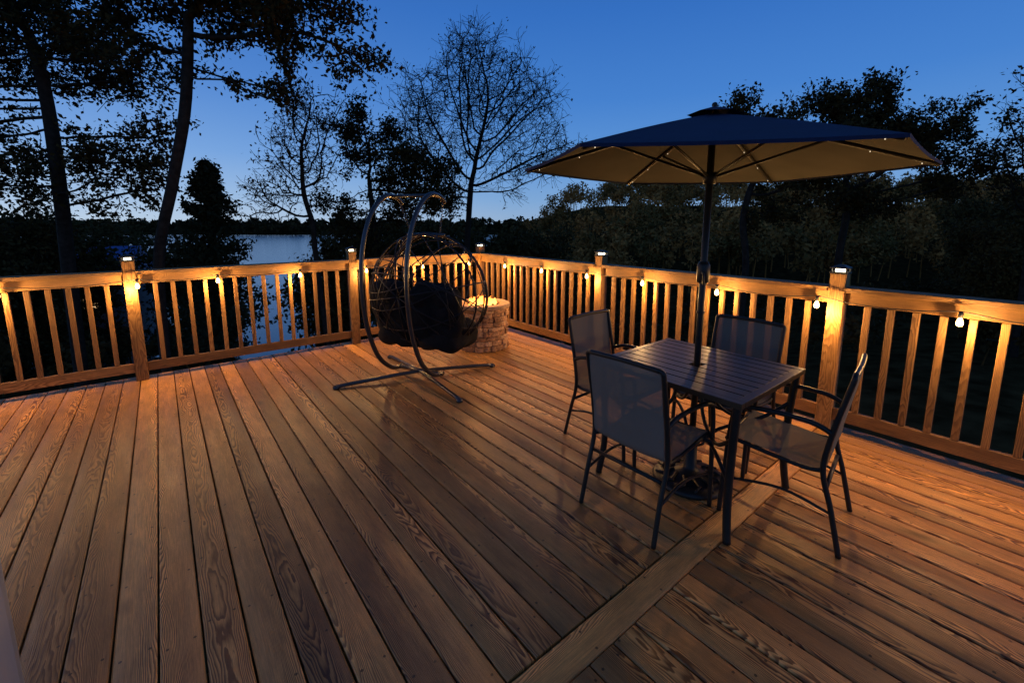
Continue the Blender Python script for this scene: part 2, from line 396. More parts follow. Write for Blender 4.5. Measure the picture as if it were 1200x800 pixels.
a = MB(); a.tube([up(1.17), up(1.18), up(1.27), up(1.29)], [.022, .034, .034, .024], 12); a.tube([up(1.23)+Vector((-.02, -.03, 0)), up(1.23)+Vector((-.03, -.07, 0)), up(1.17)+Vector((-.03, -.08, 0))], 0.006, 6); a.obj('crank', M_black, e)
apex = up(2.075)
tipspec = [(-84, 1.0), (-13, .93), (45, 1.12), (100, 1.08), (163, .93), (229, 1.07)]
RIMZ = 1.80
tips = []
for an, R in tipspec:
    t = math.radians(an); tips.append(Vector((apex.x+R*math.sin(t), apex.y+R*math.cos(t), RIMZ)))
def canopy_pt(k, s, q, off):   # k panel, s along panel 0..1, q radial 0..1
    A, B = tips[k], tips[(k+1) % 6]
    def rib(T): 
        p = apex.lerp(T, q); p.z += 0.006*math.sin(math.pi*q); return p
    p = rib(A).lerp(rib(B), s)
    sag = 4*s*(1-s)
    p.z -= 0.010*sag*math.sin(math.pi*q*.8)
    rad = Vector((p.x-apex.x, p.y-apex.y, 0)); p -= rad*(0.008*sag*q)
    p.z += off
    return p
a = MB(); nsg, nq = 10, 10
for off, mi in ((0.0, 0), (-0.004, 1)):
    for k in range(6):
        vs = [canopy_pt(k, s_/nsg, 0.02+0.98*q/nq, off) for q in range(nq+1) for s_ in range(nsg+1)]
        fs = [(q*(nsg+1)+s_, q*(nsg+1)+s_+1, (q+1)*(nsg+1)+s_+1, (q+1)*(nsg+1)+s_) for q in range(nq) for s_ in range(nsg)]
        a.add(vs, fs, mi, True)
for k in range(6):   # hem strip
    vs = []
    for s_ in range(nsg+1):
        p = canopy_pt(k, s_/nsg, 1.0, 0.0); rad = Vector((p.x-apex.x, p.y-apex.y, 0)).normalized()
        vs.append(p+rad*0.003); vs.append(p+rad*0.002-Vector((0, 0, 0.014)))
    a.add(vs, [(2*i, 2*i+1, 2*i+3, 2*i+2) for i in range(nsg)], 0, True)
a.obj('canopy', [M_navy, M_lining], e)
a = MB()   # vent cap
vs = [apex+Vector((0, 0, .034))]
for k in range(6):
    d = tips[k]-apex; vs.append(apex+Vector((d.x*.14, d.y*.14, -0.008)))
a.add(vs, [(0, 1+k, 1+(k+1) % 6) for k in range(6)], 0, False); a.obj('vent_cap', M_navy, e)
a = MB(); a.lathe([(.001, .055), (.012, .05), (.015, .04), (.010, .03), (.014, -.02)], 12, apex); a.obj('finial', M_black, e)
hub_lo = up(1.74); hub_hi = up(2.02)
a = MB(); a.tube([hub_lo-Vector((0, 0, .03)), hub_lo+Vector((0, 0, .03))], 0.034, 12); a.obj('runner', M_black, e)
a = MB(); a.tube([hub_hi-Vector((0, 0, .02)), hub_hi+Vector((0, 0, .02))], 0.034, 12); a.obj('hub', M_black, e)
for k in range(6):
    r_ = [canopy_pt(k, 0, 0.03+0.96*q/8, -0.016) for q in range(9)]
    a = MB(); a.tube(r_, 0.0105, 6); a.obj('rib', M_black, e)
    a = MB(); a.tube([hub_lo, r_[4]-Vector((0, 0, 0.005))], 0.008, 6); a.obj('strut', M_black, e)
led = None
for k in range(6):
    for q in (.45, .7, .92):
        c = canopy_pt(k, 0, q, -0.029)
        if led is None:
            a = MB(); a.lathe([(.001, .0035), (.0024, .0015), (.0024, -.0015), (.001, -.0035)], 6); led = a.obj('led_light', M_led, e, c)
        else:
            o = led.copy(); COL.objects.link(o); o.parent = e; o.location = c

# ------------------------------------------------------------ sling chairs
def chair_parts(e):
    w = 0.225
    a = MB()
    for s_ in (-1, 1):
        a.tube(spline([(s_*(w+.02), .25, 0), (s_*(w+.02), .235, .3), (s_*(w+.02), .215, .56), (s_*(w+.018), .17, .615), (s_*(w+.015), .05, .632), (s_*(w+.008), -.12, .625), (s_*w, -.205, .59)], 8), 0.0125, 10)
    a.tube([(-w-.02, .225, .385), (w+.02, .225, .385)], 0.0105, 8)
    a.obj('front_leg', M_black, e)
    a = MB()
    for s_ in (-1, 1):
        a.tube(spline([(s_*(w+.005), -.28, 0), (s_*w, -.23, .22), (s_*w, -.185, .40), (s_*w, -.203, .58), (s_*w, -.238, .76), (s_*w, -.258, .855), (s_*(w-.004), -.261, .873), (s_*(w-.018), -.262, .88)], 8), 0.0125, 10)
    a.tube(spline([(-w+.015, -.262, .88), (0, -.268, .886), (w-.015, -.262, .88)], 8), 0.0125, 10)
    a.tube([(-w, -.20, .30), (w, -.20, .30)], 0.010, 8)
    a.obj('back_frame', M_black, e)
    a = MB()
    for s_ in (-1, 1): a.tube(spline([(s_*(w-.01), .24, .425), (s_*(w-.01), .05, .40), (s_*(w-.01), -.12, .385), (s_*(w-.01), -.19, .40)], 6), 0.011, 8)
    a.tube([(-w, .24, .415), (w, .24, .415)], 0.0125, 8)
    for s_ in (-1, 1): a.tube(spline([(s_*(w+.01), .225, .20), (s_*(w), -.02, .24), (s_*w, -.225, .20)], 5), 0.008, 6)
    a.obj('seat_frame', M_black, e)
    prof = spline([(0, .255, .418), (0, .235, .436), (0, .12, .425), (0, -.04, .403), (0, -.15, .395), (0, -.198, .43), (0, -.210, .55), (0, -.232, .68), (0, -.252, .80), (0, -.262, .878)], 4)
    a = MB(); nx = 8; vs = []
    for p in prof:
        for i in range(nx+1):
            x = -w+.010+(2*w-.020)*i/nx; sg = 1-(x/w)**2
            vs.append((x, p.y-(0.014*sg if p.z > .5 else 0), p.z-(0.014*sg if p.z < .5 else 0)))
    fs = [(r*(nx+1)+i, r*(nx+1)+i+1, (r+1)*(nx+1)+i+1, (r+1)*(nx+1)+i) for r in range(len(prof)-1) for i in range(nx)]
    a.add(vs, fs, 0, True); a.obj('sling', M_sling, e)
GC = 'sling chairs around the table'
chairs = [((1.93, 1.25), -math.pi/2+0.02, 'black framed grey sling chair with its back turned, tucked under table'),
          ((2.39, 1.82), math.pi+0.04, 'black framed grey sling chair beside table facing umbrella pole'),
          ((2.82, 1.26), math.pi/2, 'black framed grey sling chair between table and railing'),
          ((2.45, 0.765), 0.15, 'black framed grey sling chair seen from the side at table')]
first = None
for (c, rz, lab) in chairs:
    e = empty('patio_chair', D(*c), ANG+rz, lab, 'chair', GC); e.scale = (.965, .965, .965)
    if first is None: chair_parts(e); first = e; kids = list(e.children)
    else:
        for k in kids: o = k.copy(); COL.objects.link(o); o.parent = e

# ------------------------------------------------------------ egg swing chair
HUB = Vector((-0.91, 4.15, 0)); RE = math.radians(-25.5)
e = empty('egg_swing_stand', HUB, RE, 'grey metal stand with two curved arms and cross feet', 'swing stand')
a = MB()
for p, q in (((-.497, -.59), (.5, .58)), ((.683, -.354), (-.68, .35))):
    pts = spline([(p[0], p[1], .02), (p[0]*.5, p[1]*.5, .045), (0, 0, .06), (q[0]*.5, q[1]*.5, .045), (q[0], q[1], .02)], 5)
    a.tube(pts, 0.018, 10)
    for t in (p, q): a.lathe([(.001, .0), (.03, .0), (.03, .02), (.015, .03)], 10, (t[0], t[1], 0))
a.tube([(-.27, 0, .07), (.27, 0, .07)], 0.020, 10)
a.obj('base_feet', M_steel, e)
for s_ in (-1, 1):
    a = MB(); a.tube(spline([(s_*.25, .03, .07), (s_*.25, -.12, .10), (s_*.25, -.30, .27), (s_*.25, -.42, .58), (s_*.25, -.46, .95), (s_*.25, -.42, 1.30), (s_*.25, -.30, 1.58), (s_*.25, -.12, 1.74), (s_*.25, .04, 1.745), (s_*.25, .13, 1.69)], 7), 0.0215, 12)
    a.obj('curved_arm', M_steel, e)
a = MB(); a.tube([(-.25, -.02, 1.75), (.25, -.02, 1.75)], 0.014, 10); a.obj('crossbar', M_steel, e)
e = empty('egg_swing_basket', HUB, RE, 'dark wicker egg shaped swing basket hanging from curved stand', 'swing chair')
bc = Vector((0, .16, .84)); RR = (.63, .44, .57)
TH = math.radians(108)
def dshell(d):
    return bc+Vector((d.x*RR[0]*(1-.08*d.z), d.y*RR[1], d.z*RR[2]))
def shell(th, ph):   # th from back pole (-y) ; ph around
    return dshell(Vector((math.sin(th)*math.cos(ph), -math.cos(th), math.sin(th)*math.sin(ph))))
a = MB(); rw = random.Random(11)
YC = -math.cos(TH)
for i in range(24):      # irregular long hoops woven around the egg, cut at the opening
    axd = Vector((rw.gauss(0, 1), rw.gauss(0, .8), rw.gauss(0, 1))).normalized(); off = rw.uniform(-.45, .45)
    u = axd.orthogonal().normalized(); v = axd.cross(u); rr = math.sqrt(1-off*off)
    loop = [axd*off+(u*math.cos(2*math.pi*t/56)+v*math.sin(2*math.pi*t/56))*rr for t in range(56)]
    ok = [d.y <= YC for d in loop]
    if all(ok): a.tube([dshell(d) for d in loop], 0.0055, 5, closed=True); continue
    if not any(ok): continue
    st = next(t for t in range(56) if ok[t] and not ok[t-1]); seg = []
    for t in range(56):
        if ok[(st+t) % 56]: seg.append(dshell(loop[(st+t) % 56]))
        else: break
    if len(seg) > 4: a.tube(seg, 0.0055, 5)
for i in range(8):
    ph = 2*math.pi*i/8+.2; a.tube([shell(0.03+(TH-.03)*t/14, ph) for t in range(15)], 0.007, 5)
a.obj('woven_shell', M_wire, e)
a = MB(); a.tube([shell(TH, 2*math.pi*t/48) for t in range(48)], 0.014, 8, closed=True)
a.tube([shell(1.35, 2*math.pi*t/48) for t in range(48)], 0.009, 8, closed=True); a.obj('rim', M_wire, e)
a = MB()
for s_ in (-1, 1):
    top = Vector((s_*.25, .10, 1.69)); bot = Vector((s_*.17, .16, 1.405))
    for i in range(10):
        c = top.lerp(bot, (i+.5)/10); ax = Vector((1, 0, 0)) if i % 2 else Vector((0, 1, 0))
        a.tube([c+ax*0.009*math.cos(t*math.pi/4)+Vector((0, 0, 0.018*math.sin(t*math.pi/4))) for t in range(8)], 0.003, 5, closed=True)
a.tube([(-.22, .16, 1.39), (.22, .16, 1.39)], 0.014, 8)
a.obj('hanging_chain', M_steel, e)
def cushion(c, r, nx_, nz_, seed, tilt=0.0, yaw=0.0):
    m = MB(); nu, nv = 60, 40; vs = []
    M = Matrix.Rotation(yaw, 3, 'Z') @ Matrix.Rotation(tilt, 3, 'X')
    for i in range(nv+1):
        th = math.pi*i/nv
        for j in range(nu):
            ph = 2*math.pi*j/nu
            d = Vector((math.sin(th)*math.cos(ph), math.cos(th), math.sin(th)*math.sin(ph)))
            p = Vector([math.copysign(abs(t)**0.55, t) for t in d])
            cx = abs(math.sin((p.x+1)*.5*math.pi*nx_)); cz = abs(math.sin((p.z+1)*.5*math.pi*nz_))
            f = 0.82+0.24*(cx*cz)**.5+0.14*mnoise.noise(p*2.5+Vector((seed, 0, 0)))
            ed = 1+.12*mnoise.noise(p*1.8+Vector((0, seed, 3))); ed2 = 1+.10*mnoise.noise(p*1.7+Vector((seed, seed, 3)))
            vs.append(Vector(c)+M @ Vector((p.x*r[0]*ed, p.y*r[1]*f, p.z*r[2]*ed2-.02*p.x*p.x)))
    fs = [(i*nu+j, i*nu+(j+1) % nu, (i+1)*nu+(j+1) % nu, (i+1)*nu+j) for i in range(nv) for j in range(nu)]
    m.add(vs, fs, 0, True); return m
for s_ in (-1, 1):
    cushion((s_*.25, -.06, .69), (.26, .12, .28), 2, 3, s_*3, math.radians(12), s_*.25).obj('back_cushion', M_cush, e)
for s_ in (-1, 1):
    cushion((s_*.225, .15, .43), (.25, .14, .28), 2, 2, 9+s_, math.radians(90)).obj('seat_cushion', M_cush, e)

# ------------------------------------------------------------ fire pit
FP = Vector((-.36, 5.25, 0))
e = empty('fire_pit', FP, 0, 'round stacked stone fire pit with burning flames', 'fire pit'); e.scale = (1.06, 1.06, .95)
a = MB(); z = 0.0; R0 = 0.285
while z < 0.515:
    h = random.choice((.05, .06, .07)); h = min(h, 0.525-z); t = random.random()*6.28; end = t+2*math.pi
    if 0.525-(z+h) < .03: h = 0.525-z
    while t < end-0.02:
        w = random.uniform(.2, .5); 
        if end-(t+w) < .2: w = end-t
        ro = R0+random.uniform(-.010, .018); g = 0.009; rn = random.random(); vs = []
        nn = 4
        for i in range(nn+1):
            an = t+g+(w-2*g)*i/nn; rr = ro-(0.008 if i in (0, nn) else 0)+random.uniform(-.003, .003)
            for (r_, zz) in ((R0-.05, z+.002), (rr-.006, z+.002), (rr, z+.009), (rr, z+h-.009), (rr-.006, z+h-.002), (R0-.05, z+h-.002)):
                vs.append((r_*math.cos(an), r_*math.sin(an), zz))
        fs = [(i*6+k, (i+1)*6+k, (i+1)*6+k+1, i*6+k+1) for i in range(nn) for k in range(5)]
        fs += [tuple(range(5, -1, -1)), tuple(range(nn*6, nn*6+6))]
        a.add(vs, fs, 0, False, rn); t += w
    z += h
a.lathe([(R0-.03, 0), (R0-.03, .525)], 40)
a.obj('stone_wall', M_stone, e, attrs=True)
a = MB(); a.lathe([(R0-.06, .526), (R0+.012, .526), (R0+.028, .534), (R0+.030, .566), (R0+.022, .576), (.215, .578), (.208, .57), (.208, .50)], 48, smooth=False); a.obj('top_ring', M_capstone, e)
a = MB(); a.lathe([(.001, .545), (.1, .54), (.207, .53)], 24)
for i in range(70):
    t = random.random()*6.28; r_ = 0.19*math.sqrt(random.random()); s_ = random.uniform(.012, .024)
    a.box((r_*math.cos(t), r_*math.sin(t), .545), (s_, s_, s_), 0, Matrix.Rotation(random.random()*3, 3, Vector((1, .5, .2)).normalized()))
a.obj('lava_rock', M_ash, e)
a = MB()
for i in range(44):
    t = random.random()*6.28; r_ = 0.16*math.sqrt(random.random()); h = random.uniform(.05, .17)*(1.2-r_*4.2); wv = random.uniform(.010, .022); k0 = random.random()*6
    pts = []; rs = []
    for j in range(8):
        f = j/7; pts.append((r_*math.cos(t)+.012*math.sin(k0+f*5)*f*2, r_*math.sin(t)+.012*math.cos(k0+f*4)*f*2, .55+h*f)); rs.append(max(.0008, wv*math.sin(math.pi*(0.18+0.82*f))**0.9*(1-f*.35)))
    a.tube(pts, rs, 7)
a.obj('flames', M_flame, e)
lamp('fire_lamp', (0, 0, .82), 16.0, (1, .40, .10), e, 0.05)

# ------------------------------------------------------------ house corner
e = empty('house_wall', D(-0.25, 1.06), ANG, 'white corner of the house beside the deck', 'house')
a = MB(); a.tube([(-.05, -.05, 0), (-.05, -.05, 2.7)], 0.05, 20); a.box((-.05, -.16, 1.35), (.098, .2, 2.7)); a.obj('corner_trim', M_trim, e)
a = MB()
for i in range(22): a.box((-1.2, -.10, .062+i*.122), (2.2, .10, .118), 0, Matrix.Rotation(0.07, 3, 'X'))
a.obj('siding', M_trim, e)

# ------------------------------------------------------------ terrain
def ss(t): t = np.clip(t, 0, 1); return t*t*(3-2*t)
def H(x, y):
    x = np.asarray(x, float); y = np.asarray(y, float)
    z = -3-6.5*ss((y-8)/30)*(1-.55*ss((x-1)/14)*(1-ss((y-120)/200))) + 11.0*ss((y-40)/55)*ss((x+.05*y+1)/26)*(1-.9*ss((y-200)/200))
    z += 1.2*ss((x-8)/16)*(1-ss((y-26)/18)) + 5*ss((y-385)/80) + 0.25*np.sin(x*.35+1)*np.cos(y*.27)
    return z
n = 181; g = np.linspace(-1, 1, n); gx = np.sign(g)*(np.abs(g)**3*2200+np.abs(g)*60)
X, Y = np.meshgrid(gx, gx+20); Z = H(X, Y)
def fast(name, V, F, mats, parent=None, rnd=None, loc=(0, 0, 0), smooth=False):
    V = np.ascontiguousarray(V, dtype=np.float32); F = np.ascontiguousarray(F, dtype=np.int32)
    me = bpy.data.meshes.new(name); nf, k = F.shape
    me.vertices.add(len(V)); me.vertices.foreach_set('co', V.ravel())
    me.loops.add(nf*k); me.loops.foreach_set('vertex_index', F.ravel())
    me.polygons.add(nf); me.polygons.foreach_set('loop_start', np.arange(0, nf*k, k, dtype=np.int32))
    try: me.polygons.foreach_set('loop_total', np.full(nf, k, dtype=np.int32))
    except Exception: pass
    me.materials.append(mats)
    if smooth: me.polygons.foreach_set('use_smooth', np.ones(nf, dtype=bool))
    if rnd is not None:
        a = me.attributes.new('rnd', 'FLOAT', 'FACE'); a.data.foreach_set('value', np.asarray(rnd, dtype=np.float32))
    me.update(calc_edges=True); me.validate()
    o = bpy.data.objects.new(name, me); COL.objects.link(o); o.location = loc
    if parent: o.parent = parent
    return o
idx = np.arange(n*n).reshape(n, n)
F = np.stack([idx[:-1, :-1], idx[:-1, 1:], idx[1:, 1:], idx[1:, :-1]], -1).reshape(-1, 4)
M_ground = simple('leafy_ground', (0.055, 0.034, 0.013), 1.0, 0, 0.6, 1.5, 0.8, 9, spec=0.0)
o = fast('ground', np.stack([X, Y, Z], -1).reshape(-1, 3), F, M_ground, smooth=True); o['kind'] = 'structure'
m, nt, b = newmat('lake_water'); b.inputs['Base Color'].default_value = (0.02, 0.035, 0.05, 1); b.inputs['Roughness'].default_value = 0.2
tc = nt.nodes.new('ShaderNodeTexCoord'); nn = nt.nodes.new('ShaderNodeTexNoise'); nn.inputs['Scale'].default_value = 0.8; nn.inputs['Detail'].default_value = 4
nt.links.new(tc.outputs['Object'], nn.inputs['Vector']); bp = nt.nodes.new('ShaderNodeBump'); bp.inputs['Strength'].default_value = 0.12; bp.inputs['Distance'].default_value = 0.1
nt.links.new(nn.outputs['Fac'], bp.inputs['Height']); nt.links.new(bp.outputs['Normal'], b.inputs['Normal'])
o = fast('lake_water', np.array([(-2200, 20, -9), (900, 20, -9), (900, 900, -9), (-2200, 900, -9)]), np.array([[0, 1, 2, 3]]), m); o['kind'] = 'structure'

# ------------------------------------------------------------ trees
def leaves_arr(C, size, jit=0.3):
    n = len(C); u = rng.normal(size=(n, 3)); u /= np.linalg.norm(u, axis=1)[:, None]
    w = rng.normal(size=(n, 3)); v = np.cross(u, w); v /= np.linalg.norm(v, axis=1)[:, None]+1e-9
    s = size*(1+jit*rng.normal(size=(n, 1))); s = np.clip(s, size*.4, size*1.8)
    P = np.stack([C-u*s, C+v*s*.55-u*s*.1, C+u*s, C-v*s*.55-u*s*.1], 1).reshape(-1, 3)
    return P, np.arange(n*4).reshape(n, 4)
def make_tree(name, label, base, trunk, blobs, nattr=1500, step=.22, kill=.3, infl=2.2, nclump=16, clump=.22, rt=.17, tip=.007, nleaf=12000, lsize=.07, lspread=.13, mat=None, twigs=2, twl=.3, leafprob=1.0, cat='tree', group=None):
    base = np.array(base, float)
    A = []
    wts = np.array([b[6] if len(b) > 6 else b[3]*b[4]*b[5] for b in blobs]); wts = wts/wts.sum()
    for b, w in zip(blobs, wts):
        nc = max(3, int(nclump*w)); dirs = rng.normal(size=(nc, 3)); dirs /= np.linalg.norm(dirs, axis=1)[:, None]
        cc = dirs*(rng.random((nc, 1))**.5)*.85; na = int(nattr*w)
        k = rng.integers(0, nc, na); p = cc[k]+rng.normal(size=(na, 3))*clump
        A.append(np.array(b[:3])+p*np.array(b[3:6]))
    A = np.concatenate(A)-base
    T = [Vector(p)-Vector(base) for p in trunk]; sp = spline(T, 10); pts = [np.array(sp[0])]
    for p in sp[1:]:
        p = np.array(p)
        if np.linalg.norm(p-pts[-1]) > step*.9: pts.append(p)
    nodes = pts; par = [-1]+list(range(len(pts)-1))
    N = np.array(nodes); best = np.full(len(A), 1e9); bi = np.zeros(len(A), int)
    def upd(new, start):
        nonlocal best, bi
        d = np.linalg.norm(A[:, None, :]-new[None], axis=2); m_ = d.min(1); am = d.argmin(1)+start; k = m_ < best; best[k] = m_[k]; bi[k] = am[k]
    upd(N, 0); alive = np.ones(len(A), bool)
    for it in range(140):
        act = alive & (best < (infl if it > 30 else 50))
        if not act.any(): break
        ids = bi[act]; dv = A[act]-N[ids]; dv /= np.linalg.norm(dv, axis=1)[:, None]+1e-9
        un, inv = np.unique(ids, return_inverse=True); acc = np.zeros((len(un), 3)); np.add.at(acc, inv, dv)
        acc += rng.normal(size=acc.shape)*.35*np.sqrt(np.linalg.norm(acc, axis=1)[:, None]); acc /= np.linalg.norm(acc, axis=1)[:, None]+1e-9
        new = N[un]+acc*step; start = len(N)
        N = np.concatenate([N, new]); par += list(un); upd(new, start)
        alive &= ~(best < kill)
        if len(N) > 9000: break
    par = np.array(par); cnt = np.zeros(len(N), int); np.add.at(cnt, par[1:], 1)
    tipsi = np.where(cnt == 0)[0]
    if twigs:
        src = np.concatenate([np.repeat(tipsi, twigs), rng.choice(np.arange(len(pts), len(N)), size=len(N)//2)]) if len(N) > len(pts)+2 else tipsi
        d0 = N[src]-N[np.maximum(par[src], 0)]; d0 /= np.linalg.norm(d0, axis=1)[:, None]+1e-9
        d = d0+rng.normal(size=d0.shape)*.6+np.array([0, 0, .25]); d /= np.linalg.norm(d, axis=1)[:, None]
        e1 = N[src]+d*twl*rng.uniform(.4, 1, (len(src), 1)); s1 = len(N)
        d2 = d+rng.normal(size=d.shape)*.4; d2 /= np.linalg.norm(d2, axis=1)[:, None]
        e2 = e1+d2*twl*rng.uniform(.3, .9, (len(src), 1))
        N = np.concatenate([N, e1, e2]); par = np.concatenate([par, src, np.arange(s1, s1+len(src))])
    R = np.zeros(len(N)); ex = 2.3
    for i in range(len(N)-1, 0, -1):
        if R[i] == 0: R[i] = tip**ex
        R[par[i]] += R[i]
    R = R**(1/ex); p_ = math.log(rt/tip)/math.log(max(R[0]/tip, 1.01)); R = tip*(R/tip)**p_
    hb = np.clip((1.2-(N[:, 2]-N[0, 2]))/1.2, 0, 1)*(R > rt*.6); R = R*(1+.35*hb**2)
    k = 6; c = np.arange(1, len(N)); p = par[c]; ax = N[c]-N[p]; ln = np.linalg.norm(ax, axis=1)[:, None]+1e-9; ax = ax/ln
    ref = np.where(np.abs(ax[:, 2:3]) < .9, np.array([[0, 0, 1.]]), np.array([[1., 0, 0]])); u = np.cross(ax, ref); u /= np.linalg.norm(u, axis=1)[:, None]; v = np.cross(ax, u)
    an = np.arange(k)*2*math.pi/k; ring = u[:, None]*np.cos(an)[None, :, None]+v[:, None]*np.sin(an)[None, :, None]
    rp = np.minimum(R[p], R[c]*1.25)[:, None, None]
    A0 = (N[p]-ax*rp[:, :, 0]*.3)[:, None]+ring*rp; A1 = N[c][:, None]+ring*R[c][:, None, None]
    V = np.concatenate([A0, A1], 1).reshape(-1, 3); j = np.arange(k); q = np.stack([j, (j+1) % k, (j+1) % k+k, j+k], 1)
    Fq = (np.arange(len(c))[:, None, None]*2*k+q[None]).reshape(-1, 4)
    e = empty(name, tuple(base), 0, label, cat, group)
    fast('trunk', V, Fq, M_bark, e, smooth=True)
    if nleaf:
        thin = np.where(R < tip*2.2)[0]
        thin = thin[rng.random(len(thin)) < leafprob]
        s = rng.choice(thin, nleaf); C = N[s]+rng.normal(size=(nleaf, 3))*lspread
        P, Fl = leaves_arr(C, lsize); fast('crown', P, Fl, mat or M_leaf, e)
    return e
def hz(x, y): return float(H(x, y))-0.1
oakl = 'tall dark oak with sparse clumpy leaves beyond the railing'
make_tree('oak_tree', 'tall leaning oak with heavy dark foliage beyond railing', (-11.3, 11.0, hz(-11.3, 11)),
          [(-11.3, 11, hz(-11.3, 11)), (-11.2, 11, 0), (-11.1, 11, 2.4), (-11.1, 11, 4.6), (-11.3, 11, 6.0)],
          [(-11.5, 11, 6.6, 3.6, 2.4, 2.8, 22), (-13.6, 11, 3.8, 2.0, 1.6, 1.5, 8), (-9.6, 11.2, 3.2, 1.3, 1.2, 1.9, 9), (-12.4, 11.2, 2.2, 1.6, 1.1, 1.3, 6)], nattr=3100, nclump=56, clump=.10, rt=.15, nleaf=36000, lsize=.052, lspread=.12, leafprob=.75)
make_tree('oak_tree', oakl, (-7.4, 9.0, hz(-7.4, 9)),
          [(-7.4, 9, hz(-7.4, 9)), (-7.3, 9, .5), (-6.8, 9, 2.3), (-6.45, 9.1, 3.8), (-6.2, 9.1, 5.5)],
          [(-6.0, 9.2, 6.2, 2.7, 1.9, 1.8, 12), (-4.0, 9.2, 5.1, 1.6, 1.2, .9, 5), (-8.0, 9.2, 4.9, 1.3, 1.1, .8, 3), (-4.7, 9.2, 4.3, .9, .9, .5, 1.2)], nattr=2300, nclump=42, clump=.10, rt=.10, nleaf=24000, lsize=.048, lspread=.11, leafprob=.75)
make_tree('bare_tree', 'slender nearly bare tree with fine branches', (-6.0, 14.0, hz(-6, 14)),
          [(-6.0, 14, hz(-6, 14)), (-6.25, 14, 0), (-6.3, 14, 1.6)], [(-7.0, 14, 3.6, 1.2, 1.2, 1.8, 3), (-6.0, 14, 4.2, 1.1, 1.2, 1.7, 3), (-7.6, 14, 2.2, .9, 1, .8, 1)], nattr=1300, nclump=50, clump=.16, kill=.22, rt=.08, tip=.005, nleaf=1500, lsize=.045, twigs=3, leafprob=.3)
make_tree('oak_tree', 'mid sized oak with clumped dark leaves', (-4.7, 16.0, hz(-4.7, 16)),
          [(-4.7, 16, hz(-4.7, 16)), (-4.9, 16, 0), (-5.0, 16, 1.6), (-5.1, 16, 3.2)], [(-5.4, 16, 4.6, 1.3, 1.3, 1.3, 4), (-3.8, 16, 2.9, 1.8, 1.4, 1.4, 7), (-5.6, 16, 2.0, 1.4, 1.2, 1.0, 4), (-4.6, 16, .9, 1.6, 1.2, .7, 3)], nattr=2300, nclump=50, clump=.12, rt=.10, nleaf=20000, lsize=.056, lspread=.12, leafprob=.65)
make_tree('bare_tree', 'tall autumn tree with fine bare twigs against sky', (-1.9, 18.0, hz(-1.9, 18)),
          [(-1.9, 18, hz(-1.9, 18)), (-1.85, 18, 0), (-1.75, 18, 1.8), (-1.65, 18, 3.0)], [(-1.5, 18, 7.0, 1.6, 1.7, 2.3, 6), (-3.5, 18, 5.1, 1.4, 1.5, 2.2, 5), (.4, 18, 6.0, 1.4, 1.5, 2.1, 5), (1.4, 18, 4.2, 1.2, 1.3, 1.5, 3), (-.6, 18, 3.6, 1.6, 1.3, 1.3, 2.5), (-2.9, 18, 2.8, 1.5, 1.2, .9, 2), (-1.3, 18, 5.2, 1.6, 1.4, 1.6, 3)],
          nattr=4200, nclump=230, clump=.14, kill=.24, rt=.125, tip=.0055, nleaf=2500, lsize=.05, lspread=.14, twigs=4, twl=.42, leafprob=.25)
make_tree('oak_tree', 'broad dark oak rising behind the umbrella', (7.4, 14.0, hz(7.4, 14)),
          [(7.4, 14, hz(7.4, 14)), (7.5, 14, 0), (7.3, 14, 1.6), (7.5, 14, 2.8)], [(7.6, 14, 4.2, 1.6, 1.6, 1.2, 6), (9.6, 14, 3.4, 1.8, 1.6, 1.1, 5), (8.6, 14, 2.0, 1.6, 1.2, .6, 2)], nattr=2200, nclump=40, clump=.10, kill=.25, rt=.10, nleaf=16000, lsize=.056, lspread=.11, leafprob=.6)
make_tree('oak_tree', 'broad dark oak with spreading clumped crown', (11.4, 15.0, hz(11.4, 15)),
          [(11.4, 15, hz(11.4, 15)), (11.2, 15, 0), (11.3, 15, 2.0), (11.1, 15, 3.0)], [(10.9, 15, 4.9, 1.7, 1.6, 1.3, 6), (13.2, 15, 4.3, 1.8, 1.6, 1.2, 5), (14.8, 15, 3.2, 1.4, 1.5, .9, 3), (12.2, 15, 2.2, 2.0, 1.4, .7, 3)], nattr=2700, nclump=44, clump=.10, kill=.25, rt=.11, nleaf=21000, lsize=.057, lspread=.12, leafprob=.6)
make_tree('bare_tree', 'thin branched dark tree at edge of woods', (16.0, 13.5, hz(16.0, 13.5)),
          [(16.0, 13.5, hz(16.0, 13.5)), (15.9, 13.5, 1)], [(16.0, 13.5, 3.6, 1.4, 1.5, 1.9)], nattr=1600, nclump=50, clump=.15, rt=.09, tip=.0055, nleaf=2500, lsize=.06, leafprob=.4, twigs=3)
# juniper
def juniper(x, y, h, r, lab):
    z0 = hz(x, y); e = empty('juniper_tree', (x, y, z0), 0, lab, 'tree'); a = MB(); a.tube([(0, 0, 0), (0.05, 0, h*.5), (0, 0, h*.97)], [.12, .07, .01], 8); a.obj('trunk', M_bark, e)
    C = []
    for i in range(230):
        f = rng.random()**.8; zz = h*(.12+.86*f); rr = r*(1-f)**.65*(.45+.85*rng.random()); t = rng.random()*6.28
        for s_ in range(75):
            q = rng.random()**.6; C.append((rr*q*math.cos(t)+rng.normal()*.09, rr*q*math.sin(t)+rng.normal()*.09, zz+rr*.35*q*q*(1)-rr*.1+rng.normal()*.07))
    P, Fl = leaves_arr(np.array(C), .06); fast('crown', P, Fl, M_needle, e)
juniper(-8.8, 13.0, 3.3-hz(-8.8, 13), 1.5, 'dense dark conical juniper near the lake')
